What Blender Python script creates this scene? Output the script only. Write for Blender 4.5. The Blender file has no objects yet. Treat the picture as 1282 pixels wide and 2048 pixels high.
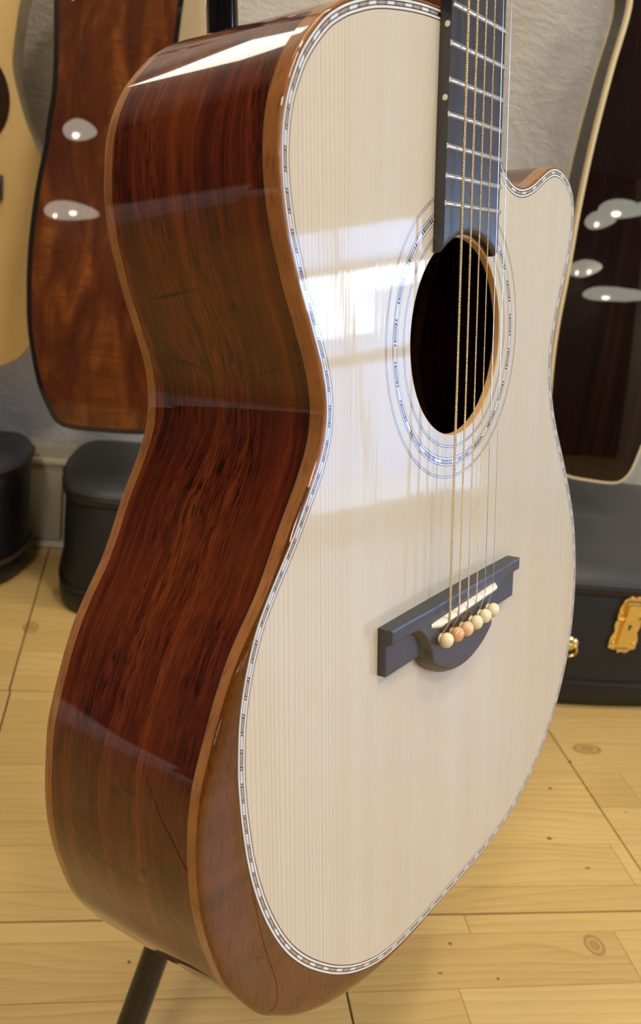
import bpy, bmesh, math, random
from mathutils import Matrix, Vector
random.seed(7)
S = bpy.context.scene
COL = S.collection
# ------------------------------------------------------------------ camera, world, lights, exposure
CAM_H = 0.65
cd = bpy.data.cameras.new('camera'); cam = bpy.data.objects.new('camera', cd); COL.objects.link(cam)
cam.matrix_world = Matrix(((0.977910936, -0.070073123, -0.196926278, 0.0),
                           (-0.158020536, 0.368848204, -0.915958794, 0.0),
                           (0.136819997, 0.926844518, 0.349627699, CAM_H),
                           (0, 0, 0, 1)))
cd.sensor_fit = 'VERTICAL'; cd.sensor_height = 24.0; cd.sensor_width = 24.0
cd.lens = 24.0 * 1817.1577 / 2048.0
cd.clip_start = 0.02
cd.dof.use_dof = True; cd.dof.focus_distance = 0.47; cd.dof.aperture_fstop = 9.0
S.camera = cam
S.view_settings.view_transform = 'Standard'; S.view_settings.look = 'None'
S.view_settings.gamma = 1.0; S.view_settings.use_curve_mapping = False
S.view_settings.exposure = 0.06
wd = bpy.data.worlds.new('daylight'); S.world = wd; wd.use_nodes = True
bg = wd.node_tree.nodes['Background']; bg.inputs[0].default_value = (0.60, 0.79, 1.0, 1); bg.inputs[1].default_value = 12.0

def area(name, loc, target, sx, sy, power, col):
    l = bpy.data.lights.new(name, 'AREA'); l.shape = 'RECTANGLE'; l.size = sx; l.size_y = sy; l.energy = power; l.color = col
    o = bpy.data.objects.new(name, l); COL.objects.link(o); o.location = loc
    o.rotation_euler = (Vector(target) - Vector(loc)).to_track_quat('-Z', 'Y').to_euler()
    return o
WARM = (1.0, 0.86, 0.66)
area('cool_fill_light', (2.94, -0.75, 1.40), (0.0, -0.75, 1.2), 1.7, 1.35, 13, (0.66, 0.82, 1.0))  # added cool fill for the guitar top, set inside an added window
area('ceiling_panel_light', (0.9, -0.5, 2.43), (0.9, -0.5, 0), 0.45, 0.45, 16, (1.0, 0.95, 0.88))
area('ceiling_panel_light', (0.42, 0.05, 2.43), (0.42, 0.05, 0), 0.16, 0.16, 9, (1.0, 0.92, 0.80))
area('ceiling_panel_light', (-0.7, -1.2, 2.43), (-0.7, -1.2, 0), 0.35, 0.35, 26, WARM)  # added fill from the left to brighten the shaded display wall

# ------------------------------------------------------------------ helpers
def V(*a): return Vector(a)
def obj(name, verts, faces, mat, parent=None, smooth=True, uvs=None, mi=None):
    me = bpy.data.meshes.new(name); me.from_pydata([tuple(v) for v in verts], [], faces)
    mats = mat if isinstance(mat, (list, tuple)) else [mat]
    for m in mats: me.materials.append(m)
    if mi: me.polygons.foreach_set('material_index', mi)
    if uvs is not None:
        uv = me.uv_layers.new(name='UVMap')
        for l in me.loops: uv.data[l.index].uv = uvs[l.vertex_index]
    me.polygons.foreach_set('use_smooth', [smooth] * len(me.polygons))
    bm = bmesh.new(); bm.from_mesh(me); bmesh.ops.recalc_face_normals(bm, faces=bm.faces); bm.to_mesh(me); bm.free()
    if smooth:
        try: me.set_sharp_from_angle(angle=math.radians(40))
        except Exception: pass
    o = bpy.data.objects.new(name, me); COL.objects.link(o)
    if parent: o.parent = parent
    return o
def empty(name, mtx=None, loc=None):
    o = bpy.data.objects.new(name, None); COL.objects.link(o); o.empty_display_size = 0.05
    if mtx is not None: o.matrix_world = mtx
    if loc is not None: o.location = loc
    return o
def tag(o, label=None, cat=None, group=None, kind=None):
    if label: o['label'] = label
    if cat: o['category'] = cat
    if group: o['group'] = group
    if kind: o['kind'] = kind
    return o
class MB:
    def __init__(s): s.v = []; s.f = []
    def add(s, v, f):
        n = len(s.v); s.v += [Vector(p) for p in v]; s.f += [[i + n for i in q] for q in f]
    def box(s, a, b, bev=0.0):
        x0, y0, z0 = a; x1, y1, z1 = b
        if bev <= 0:
            s.add([(x0,y0,z0),(x1,y0,z0),(x1,y1,z0),(x0,y1,z0),(x0,y0,z1),(x1,y0,z1),(x1,y1,z1),(x0,y1,z1)],
                  [(0,3,2,1),(4,5,6,7),(0,1,5,4),(1,2,6,5),(2,3,7,6),(3,0,4,7)])
        else:
            bm = bmesh.new(); bmesh.ops.create_cube(bm, size=1)
            for v in bm.verts: v.co = Vector(((x0+x1)/2+v.co.x*(x1-x0), (y0+y1)/2+v.co.y*(y1-y0), (z0+z1)/2+v.co.z*(z1-z0)))
            bmesh.ops.bevel(bm, geom=bm.edges[:], offset=bev, segments=2, affect='EDGES', profile=0.5)
            bm.verts.index_update(); s.add([v.co.copy() for v in bm.verts], [[v.index for v in f.verts] for f in bm.faces]); bm.free()
    def tube(s, pts, r, n=12, cap=True):
        pts = [Vector(p) for p in pts]; rr = r if isinstance(r, (list, tuple)) else [r]*len(pts)
        rings = []; up = None
        for i, p in enumerate(pts):
            t = (pts[min(i+1, len(pts)-1)] - pts[max(i-1, 0)]).normalized()
            if up is None:
                up = t.orthogonal().normalized()
            up = (up - t*up.dot(t)).normalized(); b = t.cross(up)
            rings.append([p + (up*math.cos(2*math.pi*k/n) + b*math.sin(2*math.pi*k/n))*rr[i] for k in range(n)])
        v = [q for R in rings for q in R]; f = []
        for i in range(len(pts)-1):
            for k in range(n): f.append((i*n+k, i*n+(k+1)%n, (i+1)*n+(k+1)%n, (i+1)*n+k))
        if cap: f.append(tuple(range(n))[::-1]); f.append(tuple((len(pts)-1)*n+k for k in range(n)))
        s.add(v, f)
    def lathe(s, prof, c, ax, n=20):
        ax = Vector(ax).normalized(); u = ax.orthogonal().normalized(); w = ax.cross(u); c = Vector(c)
        v = []; f = []
        for r, h in prof:
            for k in range(n):
                a = 2*math.pi*k/n; v.append(c + ax*h + (u*math.cos(a) + w*math.sin(a))*max(r, 1e-6))
        for i in range(len(prof)-1):
            for k in range(n): f.append((i*n+k, i*n+(k+1)%n, (i+1)*n+(k+1)%n, (i+1)*n+k))
        f.append(tuple(range(n))[::-1]); f.append(tuple((len(prof)-1)*n+k for k in range(n)))
        s.add(v, f)
    def build(s, name, mat, parent=None, smooth=True): return obj(name, s.v, s.f, mat, parent, smooth)
def catmull(pts, n, closed=False):
    P = [Vector((p[0], p[1])) for p in pts]; m = len(P); dense = []
    rng = range(m) if closed else range(m-1)
    for i in rng:
        if closed: a, b, c, d = P[i-1], P[i], P[(i+1) % m], P[(i+2) % m]
        else: a, b, c, d = P[max(i-1, 0)], P[i], P[i+1], P[min(i+2, m-1)]
        ta = max((b-a).length, 1e-6)**.5; tb = max((c-b).length, 1e-6)**.5; tc = max((d-c).length, 1e-6)**.5
        m1 = (c-a)/(ta+tb)*tb if (b-a).length > 1e-6 else (c-b)
        m2 = (d-b)/(tb+tc)*tb if (d-c).length > 1e-6 else (c-b)
        for k in range(12):
            t = k/12; dense.append((2*t**3-3*t*t+1)*b + (t**3-2*t*t+t)*m1 + (-2*t**3+3*t*t)*c + (t**3-t*t)*m2)
    dense.append(P[0].copy() if closed else P[-1].copy())
    L = [0]
    for i in range(1, len(dense)): L.append(L[-1] + (dense[i]-dense[i-1]).length)
    out = []; j = 0; N = n if closed else n-1
    for k in range(n):
        s = L[-1]*k/N
        while j < len(L)-2 and L[j+1] < s: j += 1
        d = L[j+1]-L[j]; out.append(dense[j].lerp(dense[j+1], (s-L[j])/d if d > 0 else 0))
    return out
def normals(pts, smooth=1):           # inward normals of a counter-clockwise loop
    n = len(pts); r = []
    for i in range(n):
        t = (pts[(i+1) % n] - pts[i-1]).normalized(); r.append(Vector((-t.y, t.x)))
    for _ in range(smooth): r = [(r[i-1] + r[i]*2 + r[(i+1) % n]).normalized() for i in range(n)]
    return r
def inset(pts, d, nrm=None):
    nrm = nrm or normals(pts); return [p + q*d for p, q in zip(pts, nrm)]

# ------------------------------------------------------------------ materials
class NT:
    def __init__(s, name):
        s.m = bpy.data.materials.new(name); s.m.use_nodes = True; s.t = s.m.node_tree
        s.p = s.t.nodes['Principled BSDF']
    def n(s, typ, **kw):
        x = s.t.nodes.new(typ)
        for k, v in kw.items(): setattr(x, k, v)
        return x
    def l(s, a, b): s.t.links.new(a, b)
    def val(s, sock, v):
        if hasattr(v, 'is_linked') or isinstance(v, bpy.types.NodeSocket): s.l(v, sock)
        else: sock.default_value = v
    def math(s, op, a, b=0.0, c=None):
        x = s.n('ShaderNodeMath', operation=op); s.val(x.inputs[0], a); s.val(x.inputs[1], b)
        if c is not None: s.val(x.inputs[2], c)
        return x.outputs[0]
    def coord(s, kind='Object'): return s.n('ShaderNodeTexCoord').outputs[kind]
    def map(s, vec, scale=(1,1,1), loc=(0,0,0), rot=(0,0,0)):
        x = s.n('ShaderNodeMapping'); s.l(vec, x.inputs[0]); x.inputs[1].default_value = loc; x.inputs[2].default_value = rot; x.inputs[3].default_value = scale
        return x.outputs[0]
    def noise(s, vec, scale=1.0, detail=3.0, rough=0.5, dist=0.0, out=0):
        x = s.n('ShaderNodeTexNoise'); s.l(vec, x.inputs['Vector']); x.inputs['Scale'].default_value = scale; x.inputs['Detail'].default_value = detail
        x.inputs['Roughness'].default_value = rough; x.inputs['Distortion'].default_value = dist; return x.outputs[out]
    def ramp(s, fac, stops, interp='LINEAR'):
        x = s.n('ShaderNodeValToRGB'); s.l(fac, x.inputs[0]); cr = x.color_ramp; cr.interpolation = interp
        while len(cr.elements) < len(stops): cr.elements.new(0.5)
        for e, (p, c) in zip(cr.elements, stops):
            e.position = p; e.color = (c if len(c) == 4 else (*c, 1)) if hasattr(c, '__len__') else (c, c, c, 1)
        return x.outputs[0]
    def mix(s, fac, a, b, blend='MIX'):
        x = s.n('ShaderNodeMix', data_type='RGBA', blend_type=blend); s.val(x.inputs[0], fac)
        for k, v in ((6, a), (7, b)):
            if isinstance(v, bpy.types.NodeSocket): s.l(v, x.inputs[k])
            else: x.inputs[k].default_value = (*v, 1) if len(v) == 3 else v
        return x.outputs[2]
    def bump(s, h, strength=0.3, dist=0.001):
        x = s.n('ShaderNodeBump'); x.inputs['Strength'].default_value = strength; x.inputs['Distance'].default_value = dist; s.l(h, x.inputs['Height']); return x.outputs[0]
    def fin(s, col=None, rough=0.5, metal=0.0, coat=0.0, coatr=0.02, nrm=None, cnrm=None, spec=0.5, emis=None, es=0.0):
        p = s.p
        if coat >= 0.6 and spec == 0.5: spec = 0.02     # a lacquered surface: the clear coat does the mirroring
        if col is not None:
            if isinstance(col, bpy.types.NodeSocket): s.l(col, p.inputs['Base Color'])
            else: p.inputs['Base Color'].default_value = (*col, 1)
        s.val(p.inputs['Roughness'], rough); p.inputs['Metallic'].default_value = metal
        p.inputs['Coat Weight'].default_value = coat; p.inputs['Coat Roughness'].default_value = coatr; p.inputs['Specular IOR Level'].default_value = spec
        if nrm is not None: s.l(nrm, p.inputs['Normal'])
        if cnrm is not None: s.l(cnrm, p.inputs['Coat Normal'])
        if emis: p.inputs['Emission Color'].default_value = (*emis, 1); p.inputs['Emission Strength'].default_value = es
        return s.m
def plain(name, col, rough=0.5, metal=0.0, coat=0.0, var=0.06, scale=60, bump=0.0, coatr=0.02, spec=0.5):
    t = NT(name); o = t.coord(); f = t.noise(o, scale, 4)
    c = t.mix(f, tuple(x*(1-var) for x in col), tuple(min(1, x*(1+var)) for x in col))
    nb = t.bump(f, bump, 0.0006) if bump else None
    return t.fin(c, rough, metal, coat, coatr, nb, spec=spec)
def m_spruce():
    t = NT('spruce'); o = t.coord(); sep = t.n('ShaderNodeSeparateXYZ'); t.l(o, sep.inputs[0])
    wob = t.noise(t.map(o, (14, 3, 1)), 1, 2); big = t.noise(t.map(o, (22, 1.2, 1)), 1, 2)
    x = t.math('ADD', sep.outputs[0], t.math('MULTIPLY', wob, 0.006))
    ax = t.math('ABSOLUTE', t.math('ADD', x, 0.0))
    # ring spacing: ~1 mm near the centre seam widening to ~2.4 mm towards the edge
    ph = t.math('MULTIPLY', t.math('LOGARITHM', t.math('ADD', ax, 0.060), 2.718282), 74.0)
    ph = t.math('ADD', ph, t.math('MULTIPLY', big, 5.0)); ph = t.math('ADD', ph, t.math('MULTIPLY', t.noise(t.map(o, (160, 0.5, 1)), 1, 1), 1.3))
    w = t.math('FRACT', ph)
    late = t.ramp(w, [(0.0, 0.0), (0.45, 0.12), (0.80, 0.62), (0.90, 1.0), (0.97, 0.75), (1.0, 0.0)])
    amp = t.ramp(t.noise(t.map(o, (60, 0.6, 1)), 1, 2), [(0.3, 0.40), (0.7, 1.0)])
    late = t.math('MULTIPLY', late, amp)
    streak = t.ramp(t.noise(t.map(o, (45, 1.0, 1)), 1, 3), [(0.35, 0.0), (0.75, 1.0)])
    base = t.mix(streak, (0.675, 0.615, 0.475), (0.65, 0.55, 0.395))
    col = t.mix(t.math('MULTIPLY', late, 0.80), base, (0.50, 0.375, 0.23))
    silk = t.noise(t.map(o, (500, 90, 1)), 1, 3)
    col = t.mix(t.math('MULTIPLY', silk, 0.16), col, (0.76, 0.715, 0.60))
    h = t.math('ADD', t.math('MULTIPLY', late, 0.5), t.math('MULTIPLY', t.noise(t.map(o, (400, 5, 1)), 1, 2), 1.2))
    nb = t.bump(h, 0.16, 0.00012)
    return t.fin(col, 0.42, 0, 1.0, 0.03, nb, nb)
MARKS = [(.2095, .074, .021, .0012, 1.42), (.2405, .083, .0125, .0011, 1.83), (.2146, .0403, .003, .0018, 0), (.2375, .0514, .0045, .0016, .3), (.4734, .0867, .006, .0014, .3),
         (.4762, .0671, .005, .0012, .2), (.4649, .0418, .003, .0026, 0), (.4421, .0696, .002, .0028, 0), (.4336, .0554, .0016, .0042, .2), (.4308, .0489, .0016, .005, .2), (.4720, .0560, .0011, .032, .0)]
def m_rosewood(name='figured_rosewood', su=1.0):
    t = NT(name); uv = t.coord('UV')
    sep = t.n('ShaderNodeSeparateXYZ'); t.l(uv, sep.inputs[0])
    warp = t.noise(t.map(uv, (9, 22, 1)), 1, 2)
    cmb = t.n('ShaderNodeCombineXYZ'); t.l(sep.outputs[0], cmb.inputs[0]); t.l(t.math('ADD', sep.outputs[1], t.math('MULTIPLY', warp, 0.012)), cmb.inputs[1])
    v = cmb.outputs[0]
    band = t.noise(t.map(v, (1.6, 130, 1)), 1, 4, 0.6)
    col = t.ramp(band, [(0.30, (0.020, 0.004, 0.003)), (0.43, (0.066, 0.010, 0.005)), (0.55, (0.125, 0.022, 0.008)), (0.72, (0.21, 0.048, 0.012))])
    pores = t.noise(t.map(v, (85, 1300, 1)), 1, 2, 0.5)
    pk = t.ramp(pores, [(0.50, 0.0), (0.57, 1.0)])
    dens = t.ramp(t.noise(t.map(v, (5, 60, 1)), 1, 2), [(0.34, 0.2), (0.56, 1.0)])
    col = t.mix(t.math('MULTIPLY', t.math('MULTIPLY', pk, dens), 0.9), col, (0.012, 0.004, 0.003))
    patch = t.noise(t.map(v, (16, 26, 1)), 1, 3)
    col = t.mix(t.ramp(patch, [(0.45, 0.0), (0.75, 0.55)]), col, (0.15, 0.034, 0.009))
    for (mu, mv, ru, rv, rot) in MARKS:
        mp = t.n('ShaderNodeMapping'); mp.vector_type = 'TEXTURE'; t.l(v, mp.inputs[0]); mp.inputs[1].default_value = (mu, mv, 0); mp.inputs[2].default_value = (0, 0, rot); mp.inputs[3].default_value = (ru, rv, 1)
        ln = t.n('ShaderNodeVectorMath', operation='LENGTH'); t.l(mp.outputs[0], ln.inputs[0])
        col = t.mix(t.ramp(ln.outputs['Value'], [(0.4, 0.85), (1.0, 0.0)]), col, (0.012, 0.003, 0.002))
    ripple = t.noise(t.map(uv, (18, 9, 1)), 1, 2)
    return t.fin(col, 0.35, 0, 1.0, 0.012, None, t.bump(ripple, 0.25, 0.0006))
def m_mahogany(name, a, b, uvmap=False):
    t = NT(name); o = t.coord('UV' if uvmap else 'Object')
    f = t.noise(t.map(o, (7, 160, 30) if uvmap else (60, 12, 60)), 1, 4, 0.6)
    fig = t.noise(t.map(o, (55, 9, 1) if uvmap else (12, 70, 12)), 1, 2)
    por = t.ramp(t.noise(t.map(o, (90, 900, 90) if uvmap else (900, 90, 900)), 1, 2), [(0.56, 0.0), (0.66, 1.0)])
    c = t.mix(f, a, b); c = t.mix(t.ramp(fig, [(0.35, 0.0), (0.7, 0.4)]), c, tuple(x*1.5 for x in b)); c = t.mix(t.math('MULTIPLY', por, 0.45), c, tuple(x*0.35 for x in a))
    return t.fin(c, 0.35, 0, 1.0, 0.02)
def m_floor():
    t = NT('pine_stave'); o = t.coord('Object'); info = t.n('ShaderNodeObjectInfo').outputs['Random']
    cmb = t.n('ShaderNodeCombineXYZ'); t.l(t.math('MULTIPLY', info, 37.0), cmb.inputs[0]); t.l(t.math('MULTIPLY', info, 91.0), cmb.inputs[1])
    add = t.n('ShaderNodeVectorMath', operation='ADD'); t.l(o, add.inputs[0]); t.l(cmb.outputs[0], add.inputs[1]); v = add.outputs[0]
    warp = t.noise(t.map(v, (2.2, 9, 1)), 1, 2)
    sep = t.n('ShaderNodeSeparateXYZ'); t.l(v, sep.inputs[0])
    yy = t.math('ADD', t.math('MULTIPLY', sep.outputs[1], 90.0), t.math('MULTIPLY', warp, 9.0))
    ring = t.math('FRACT', yy)
    ring = t.ramp(ring, [(0.0, 0.0), (0.7, 0.6), (0.9, 1.0), (1.0, 0.0)])
    fib = t.noise(t.map(v, (14, 420, 1)), 1, 3)
    c = t.mix(info, (0.60, 0.39, 0.118), (0.72, 0.49, 0.168))
    amp = t.ramp(t.noise(t.map(v, (1.5, 12, 1)), 1, 2), [(0.35, 0.14), (0.7, 0.72)])
    c = t.mix(t.math('MULTIPLY', ring, amp), c, (0.46, 0.25, 0.07))
    c = t.mix(t.math('MULTIPLY', t.ramp(fib, [(0.45, 0.0), (0.8, 1.0)]), 0.30), c, (0.78, 0.58, 0.29))
    blot = t.noise(t.map(o, (5, 5, 1)), 1, 3); c = t.mix(t.ramp(blot, [(0.4, 0.0), (0.8, 0.3)]), c, (0.44, 0.27, 0.10))
    for (kx, ky, rx, ry, dark) in KNOTS:
        mp = t.n('ShaderNodeMapping'); g = t.n('ShaderNodeNewGeometry'); mp.vector_type = 'TEXTURE'
        t.l(g.outputs['Position'], mp.inputs[0]); mp.inputs[1].default_value = (kx, ky, 0); mp.inputs[3].default_value = (rx, ry, 1)
        ln = t.n('ShaderNodeVectorMath', operation='LENGTH'); t.l(mp.outputs[0], ln.inputs[0]); d = ln.outputs['Value']
        if dark: c = t.mix(t.ramp(d, [(0.45, 0.85), (1.0, 0.0)]), c, (0.035, 0.022, 0.012))
        else:
            k = t.ramp(d, [(0.0, (0.46, 0.26, 0.075)), (0.35, (0.36, 0.19, 0.05)), (0.55, (0.56, 0.36, 0.12)), (0.8, (0.30, 0.155, 0.038)), (1.0, (0.54, 0.34, 0.11))])
            c = t.mix(t.ramp(d, [(0.85, 0.85), (1.15, 0.0)]), c, k)
    return t.fin(c, 0.42, 0, 0.25, 0.15, t.bump(fib, 0.08, 0.0005))
KNOTS = [(-0.117, 0.703, 0.013, 0.017, 0), (0.455, 0.600, 0.011, 0.014, 0), (0.592, 0.912, 0.022, 0.012, 0), (-0.108, 1.286, 0.010, 0.018, 0), (-0.135, 1.17, .012, .018, 0),
         (0.470, 0.746, 0.0042, 0.0030, 1), (0.507, 0.832, 0.003, 0.0035, 1), (0.556, 0.885, 0.003, 0.003, 1), (0.312, 0.606, 0.0026, 0.0022, 1), (0.495, 0.701, 0.0042, 0.0018, 1),
         (0.345, 0.566, 0.0018, 0.0018, 1), (0.585, 0.79, 0.0018, 0.0018, 1), (0.293, 0.574, 0.003, 0.0012, 1), (0.02, 0.595, 0.0022, 0.0022, 1)]
def m_plaster():
    t = NT('trowelled_plaster'); o = t.coord()
    f = t.noise(t.map(o, (9, 9, 14)), 1, 6, 0.6, 1.6); g = t.noise(t.map(o, (40, 40, 95), rot=(0, .5, 0)), 1, 5, 0.65, 1.5)
    c = t.mix(f, (0.55, 0.51, 0.425), (0.65, 0.61, 0.525)); c = t.mix(t.math('MULTIPLY', g, 0.25), c, (0.66, 0.61, 0.52))
    h = t.math('ADD', t.math('MULTIPLY', f, 1.0), t.math('MULTIPLY', g, 0.6))
    return t.fin(c, 0.75, nrm=t.bump(h, 0.6, 0.012))
def m_koa():
    t = NT('koa'); o = t.coord(); f = t.noise(t.map(o, (30, 8, 5)), 1, 4, 0.6, 0.8); cr = t.noise(t.map(o, (18, 110, 1)), 1, 3, 0.6, 0.9)
    c = t.ramp(f, [(0.28, (0.022, 0.006, 0.003)), (0.5, (0.095, 0.024, 0.006)), (0.72, (0.26, 0.080, 0.014))])
    c = t.mix(t.ramp(cr, [(0.42, 0.0), (0.62, 0.6)]), c, (0.09, 0.022, 0.006))
    big = t.noise(t.map(o, (9, 7, 1)), 1, 2)
    c = t.mix(t.ramp(big, [(0.4, 0.0), (0.7, 0.6)]), c, (0.06, 0.016, 0.008))
    return t.fin(c, 0.35, 0, 1.0, 0.015)
def m_darkrose():
    t = NT('dark_rosewood'); o = t.coord(); f = t.noise(t.map(o, (90, 2, 1.5)), 1, 4, 0.6)
    c = t.ramp(f, [(0.3, (0.003, 0.0015, 0.0015)), (0.6, (0.012, 0.004, 0.003)), (0.8, (0.028, 0.010, 0.006))])
    return t.fin(c, 0.35, 0, 1.0, 0.015)
def m_leather(name, col, rough=0.5):
    t = NT(name); o = t.coord(); v = t.noise(o, 420, 3); w = t.noise(o, 9, 3)
    c = t.mix(w, tuple(x*0.75 for x in col), tuple(x*1.3 for x in col))
    return t.fin(c, rough, nrm=t.bump(t.math('ADD', v, t.math('MULTIPLY', w, 4.0)), 0.25, 0.0008))
def m_ebony(name='ebony', rough=0.34, axis=(350, 12, 350)):
    t = NT(name); o = t.coord(); f = t.noise(t.map(o, axis), 1, 3, 0.6)
    c = t.mix(f, (0.008, 0.008, 0.010), (0.032, 0.031, 0.038)); r = t.math('ADD', t.math('MULTIPLY', f, 0.25), rough-0.1)
    return t.fin(c, r, nrm=t.bump(f, 0.25, 0.0004), spec=1.0)
def m_wound():
    t = NT('bronze_winding'); uv = t.coord('UV'); sep = t.n('ShaderNodeSeparateXYZ'); t.l(uv, sep.inputs[0])
    w = t.math('SINE', t.math('MULTIPLY', sep.outputs[0], 2*math.pi/0.00085))
    c = t.mix(t.math('MULTIPLY_ADD', w, 0.5, 0.5), (0.30, 0.21, 0.10), (0.80, 0.66, 0.40))
    return t.fin(c, 0.32, 1.0, nrm=t.bump(w, 0.5, 0.0002))
def m_pearl(name, a, b):
    t = NT(name); o = t.coord(); f = t.noise(t.map(o, (160, 160, 160)), 1, 3, 0.5, 1.5)
    return t.fin(t.mix(f, a, b), 0.3, 0, 1.0, 0.02)
M = {}
M['spruce'] = m_spruce(); M['rosewood'] = m_rosewood(); M['floor'] = m_floor(); M['plaster'] = m_plaster()
M['mahogany'] = m_mahogany('mahogany_armrest', (0.064, 0.0165, 0.0016), (0.130, 0.040, 0.0042))
M['binding'] = m_mahogany('koa_binding', (0.21, 0.080, 0.026), (0.33, 0.14, 0.05), True)
M['heel'] = m_mahogany('mahogany_neck', (0.10, 0.035, 0.012), (0.16, 0.06, 0.02))
M['koa'] = m_koa(); M['darkrose'] = m_darkrose()
M['ebony'] = m_ebony(); M['ebony_bridge'] = m_ebony('ebony_bridge', 0.36, (12, 350, 12)); M['ebony_edge'] = m_ebony('ebony_edge', 0.5, (350, 12, 350))
M['black_line'] = plain('black_fibre', (0.012, 0.012, 0.014), 0.4, coat=1.0)
M['white_line'] = plain('white_fibre', (0.80, 0.77, 0.70), 0.4, coat=1.0, var=0.02)
M['pearl'] = m_pearl('abalone_pearl', (0.62, 0.66, 0.66), (0.85, 0.84, 0.80)); M['tan_inlay'] = m_pearl('grey_inlay', (0.30, 0.24, 0.20), (0.46, 0.40, 0.35))
M['hole_edge'] = plain('spruce_end_grain', (0.62, 0.36, 0.13), 0.5, scale=200, var=0.15)
M['fret'] = plain('nickel_silver', (0.86, 0.88, 0.90), 0.16, 1.0, var=0.02)
M['wound'] = m_wound(); M['steel'] = plain('plain_steel', (0.80, 0.80, 0.82), 0.2, 1.0, var=0.02)
M['bone'] = plain('polished_bone', (0.86, 0.79, 0.66), 0.28, coat=0.6, var=0.08, scale=90)
M['pin_cream'] = m_pearl('cream_bone_pin', (0.78, 0.64, 0.36), (0.90, 0.80, 0.56)); M['pin_amber'] = m_pearl('amber_bone_pin', (0.66, 0.32, 0.15), (0.82, 0.50, 0.26)); M['pin_peach'] = m_pearl('peach_bone_pin', (0.72, 0.42, 0.22), (0.86, 0.62, 0.38))
M['black_tube'] = plain('black_enamel', (0.006, 0.0065, 0.008), 0.12, coat=1.0, var=0.1); M['rubber'] = plain('black_rubber', (0.02, 0.02, 0.02), 0.7)
M['black_bind'] = plain('black_binding', (0.012, 0.011, 0.010), 0.25, coat=0.8); M['cream_bind'] = plain('cream_binding', (0.72, 0.60, 0.36), 0.3, coat=0.8, var=0.03)
M['maple'] = plain('pale_spruce_top', (0.64, 0.45, 0.19), 0.35, coat=1.0, var=0.08, scale=25); M['maple_side'] = plain('pale_maple', (0.64, 0.49, 0.27), 0.35, coat=1.0, var=0.08, scale=25)
M['pickguard'] = plain('tortoise_pickguard', (0.035, 0.016, 0.010), 0.15, coat=0.8, var=0.5, scale=40)
M['leather'] = m_leather('black_leatherette', (0.009, 0.009, 0.009), 0.45); M['leather_lit'] = m_leather('black_leatherette_lit', (0.046, 0.046, 0.045), 0.45); M['leather_brown'] = m_leather('brown_leatherette', (0.055, 0.030, 0.016), 0.5)  # lid copy of the same black leatherette, paler to paint light on its top
M['gold'] = plain('gold_plate', (0.86, 0.66, 0.27), 0.2, 1.0, var=0.08, scale=90, bump=0.05); M['dark_hole'] = plain('keyhole_dark', (0.03, 0.02, 0.01), 0.6)
M['base'] = plain('painted_baseboard', (0.50, 0.47, 0.37), 0.45, var=0.08, scale=14); M['base_cap'] = plain('baseboard_cap', (0.78, 0.74, 0.58), 0.35, var=0.04)
M['alu'] = plain('aluminium_strip', (0.72, 0.72, 0.70), 0.4, 0.25, var=0.02); M['gap'] = plain('floor_gap', (0.035, 0.024, 0.014), 0.9)
M['ceil'] = plain('ceiling_paint', (0.06, 0.05, 0.045), 0.8, var=0.02); M['dark_wall'] = plain('dark_wood_panelling', (0.055, 0.030, 0.018), 0.5, var=0.3, scale=8)
M['white_trim'] = plain('white_trim', (0.75, 0.75, 0.72), 0.4, var=0.02); M['shade'] = plain('white_enamel_shade', (0.82, 0.80, 0.72), 0.35, var=0.01)
M['facade'] = plain('pale_facade', (0.40, 0.50, 0.74), 0.7, var=0.05, scale=3); M['ground'] = plain('pavement', (0.42, 0.45, 0.50), 0.8, var=0.08, scale=6)
t_ = NT('bulb_glow'); M['bulb'] = t_.fin((1, 1, 1), 0.5, emis=(1.0, 0.90, 0.72), es=45.0)
t_ = NT('opal_glow'); M['opal'] = t_.fin((.8, .78, .7), 0.4, emis=(1.0, 0.95, 0.78), es=5.5)
t_ = NT('ceiling_light_glow'); M['ceilglow'] = t_.fin((.8, .8, .8), 0.5, emis=(1.0, 0.94, 0.85), es=4.0)
t_ = NT('panel_glow'); M['panel'] = t_.fin((1, 1, 1), 0.5, emis=(1.0, 0.90, 0.74), es=20.0)
t_ = NT('wall_lamp_glow'); M['wallglow'] = t_.fin((1, 1, 1), 0.5, emis=(1.0, 0.93, 0.80), es=6.0)
t_ = NT('window_glass'); tr = t_.n('ShaderNodeBsdfTransparent'); gl = t_.n('ShaderNodeBsdfGlossy'); gl.inputs['Roughness'].default_value = 0.0; fr = t_.n('ShaderNodeFresnel'); mx = t_.n('ShaderNodeMixShader')
t_.l(fr.outputs[0], mx.inputs[0]); t_.l(tr.outputs[0], mx.inputs[1]); t_.l(gl.outputs[0], mx.inputs[2]); t_.l(mx.outputs[0], t_.t.nodes['Material Output'].inputs['Surface']); M['glass'] = t_.m

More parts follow.
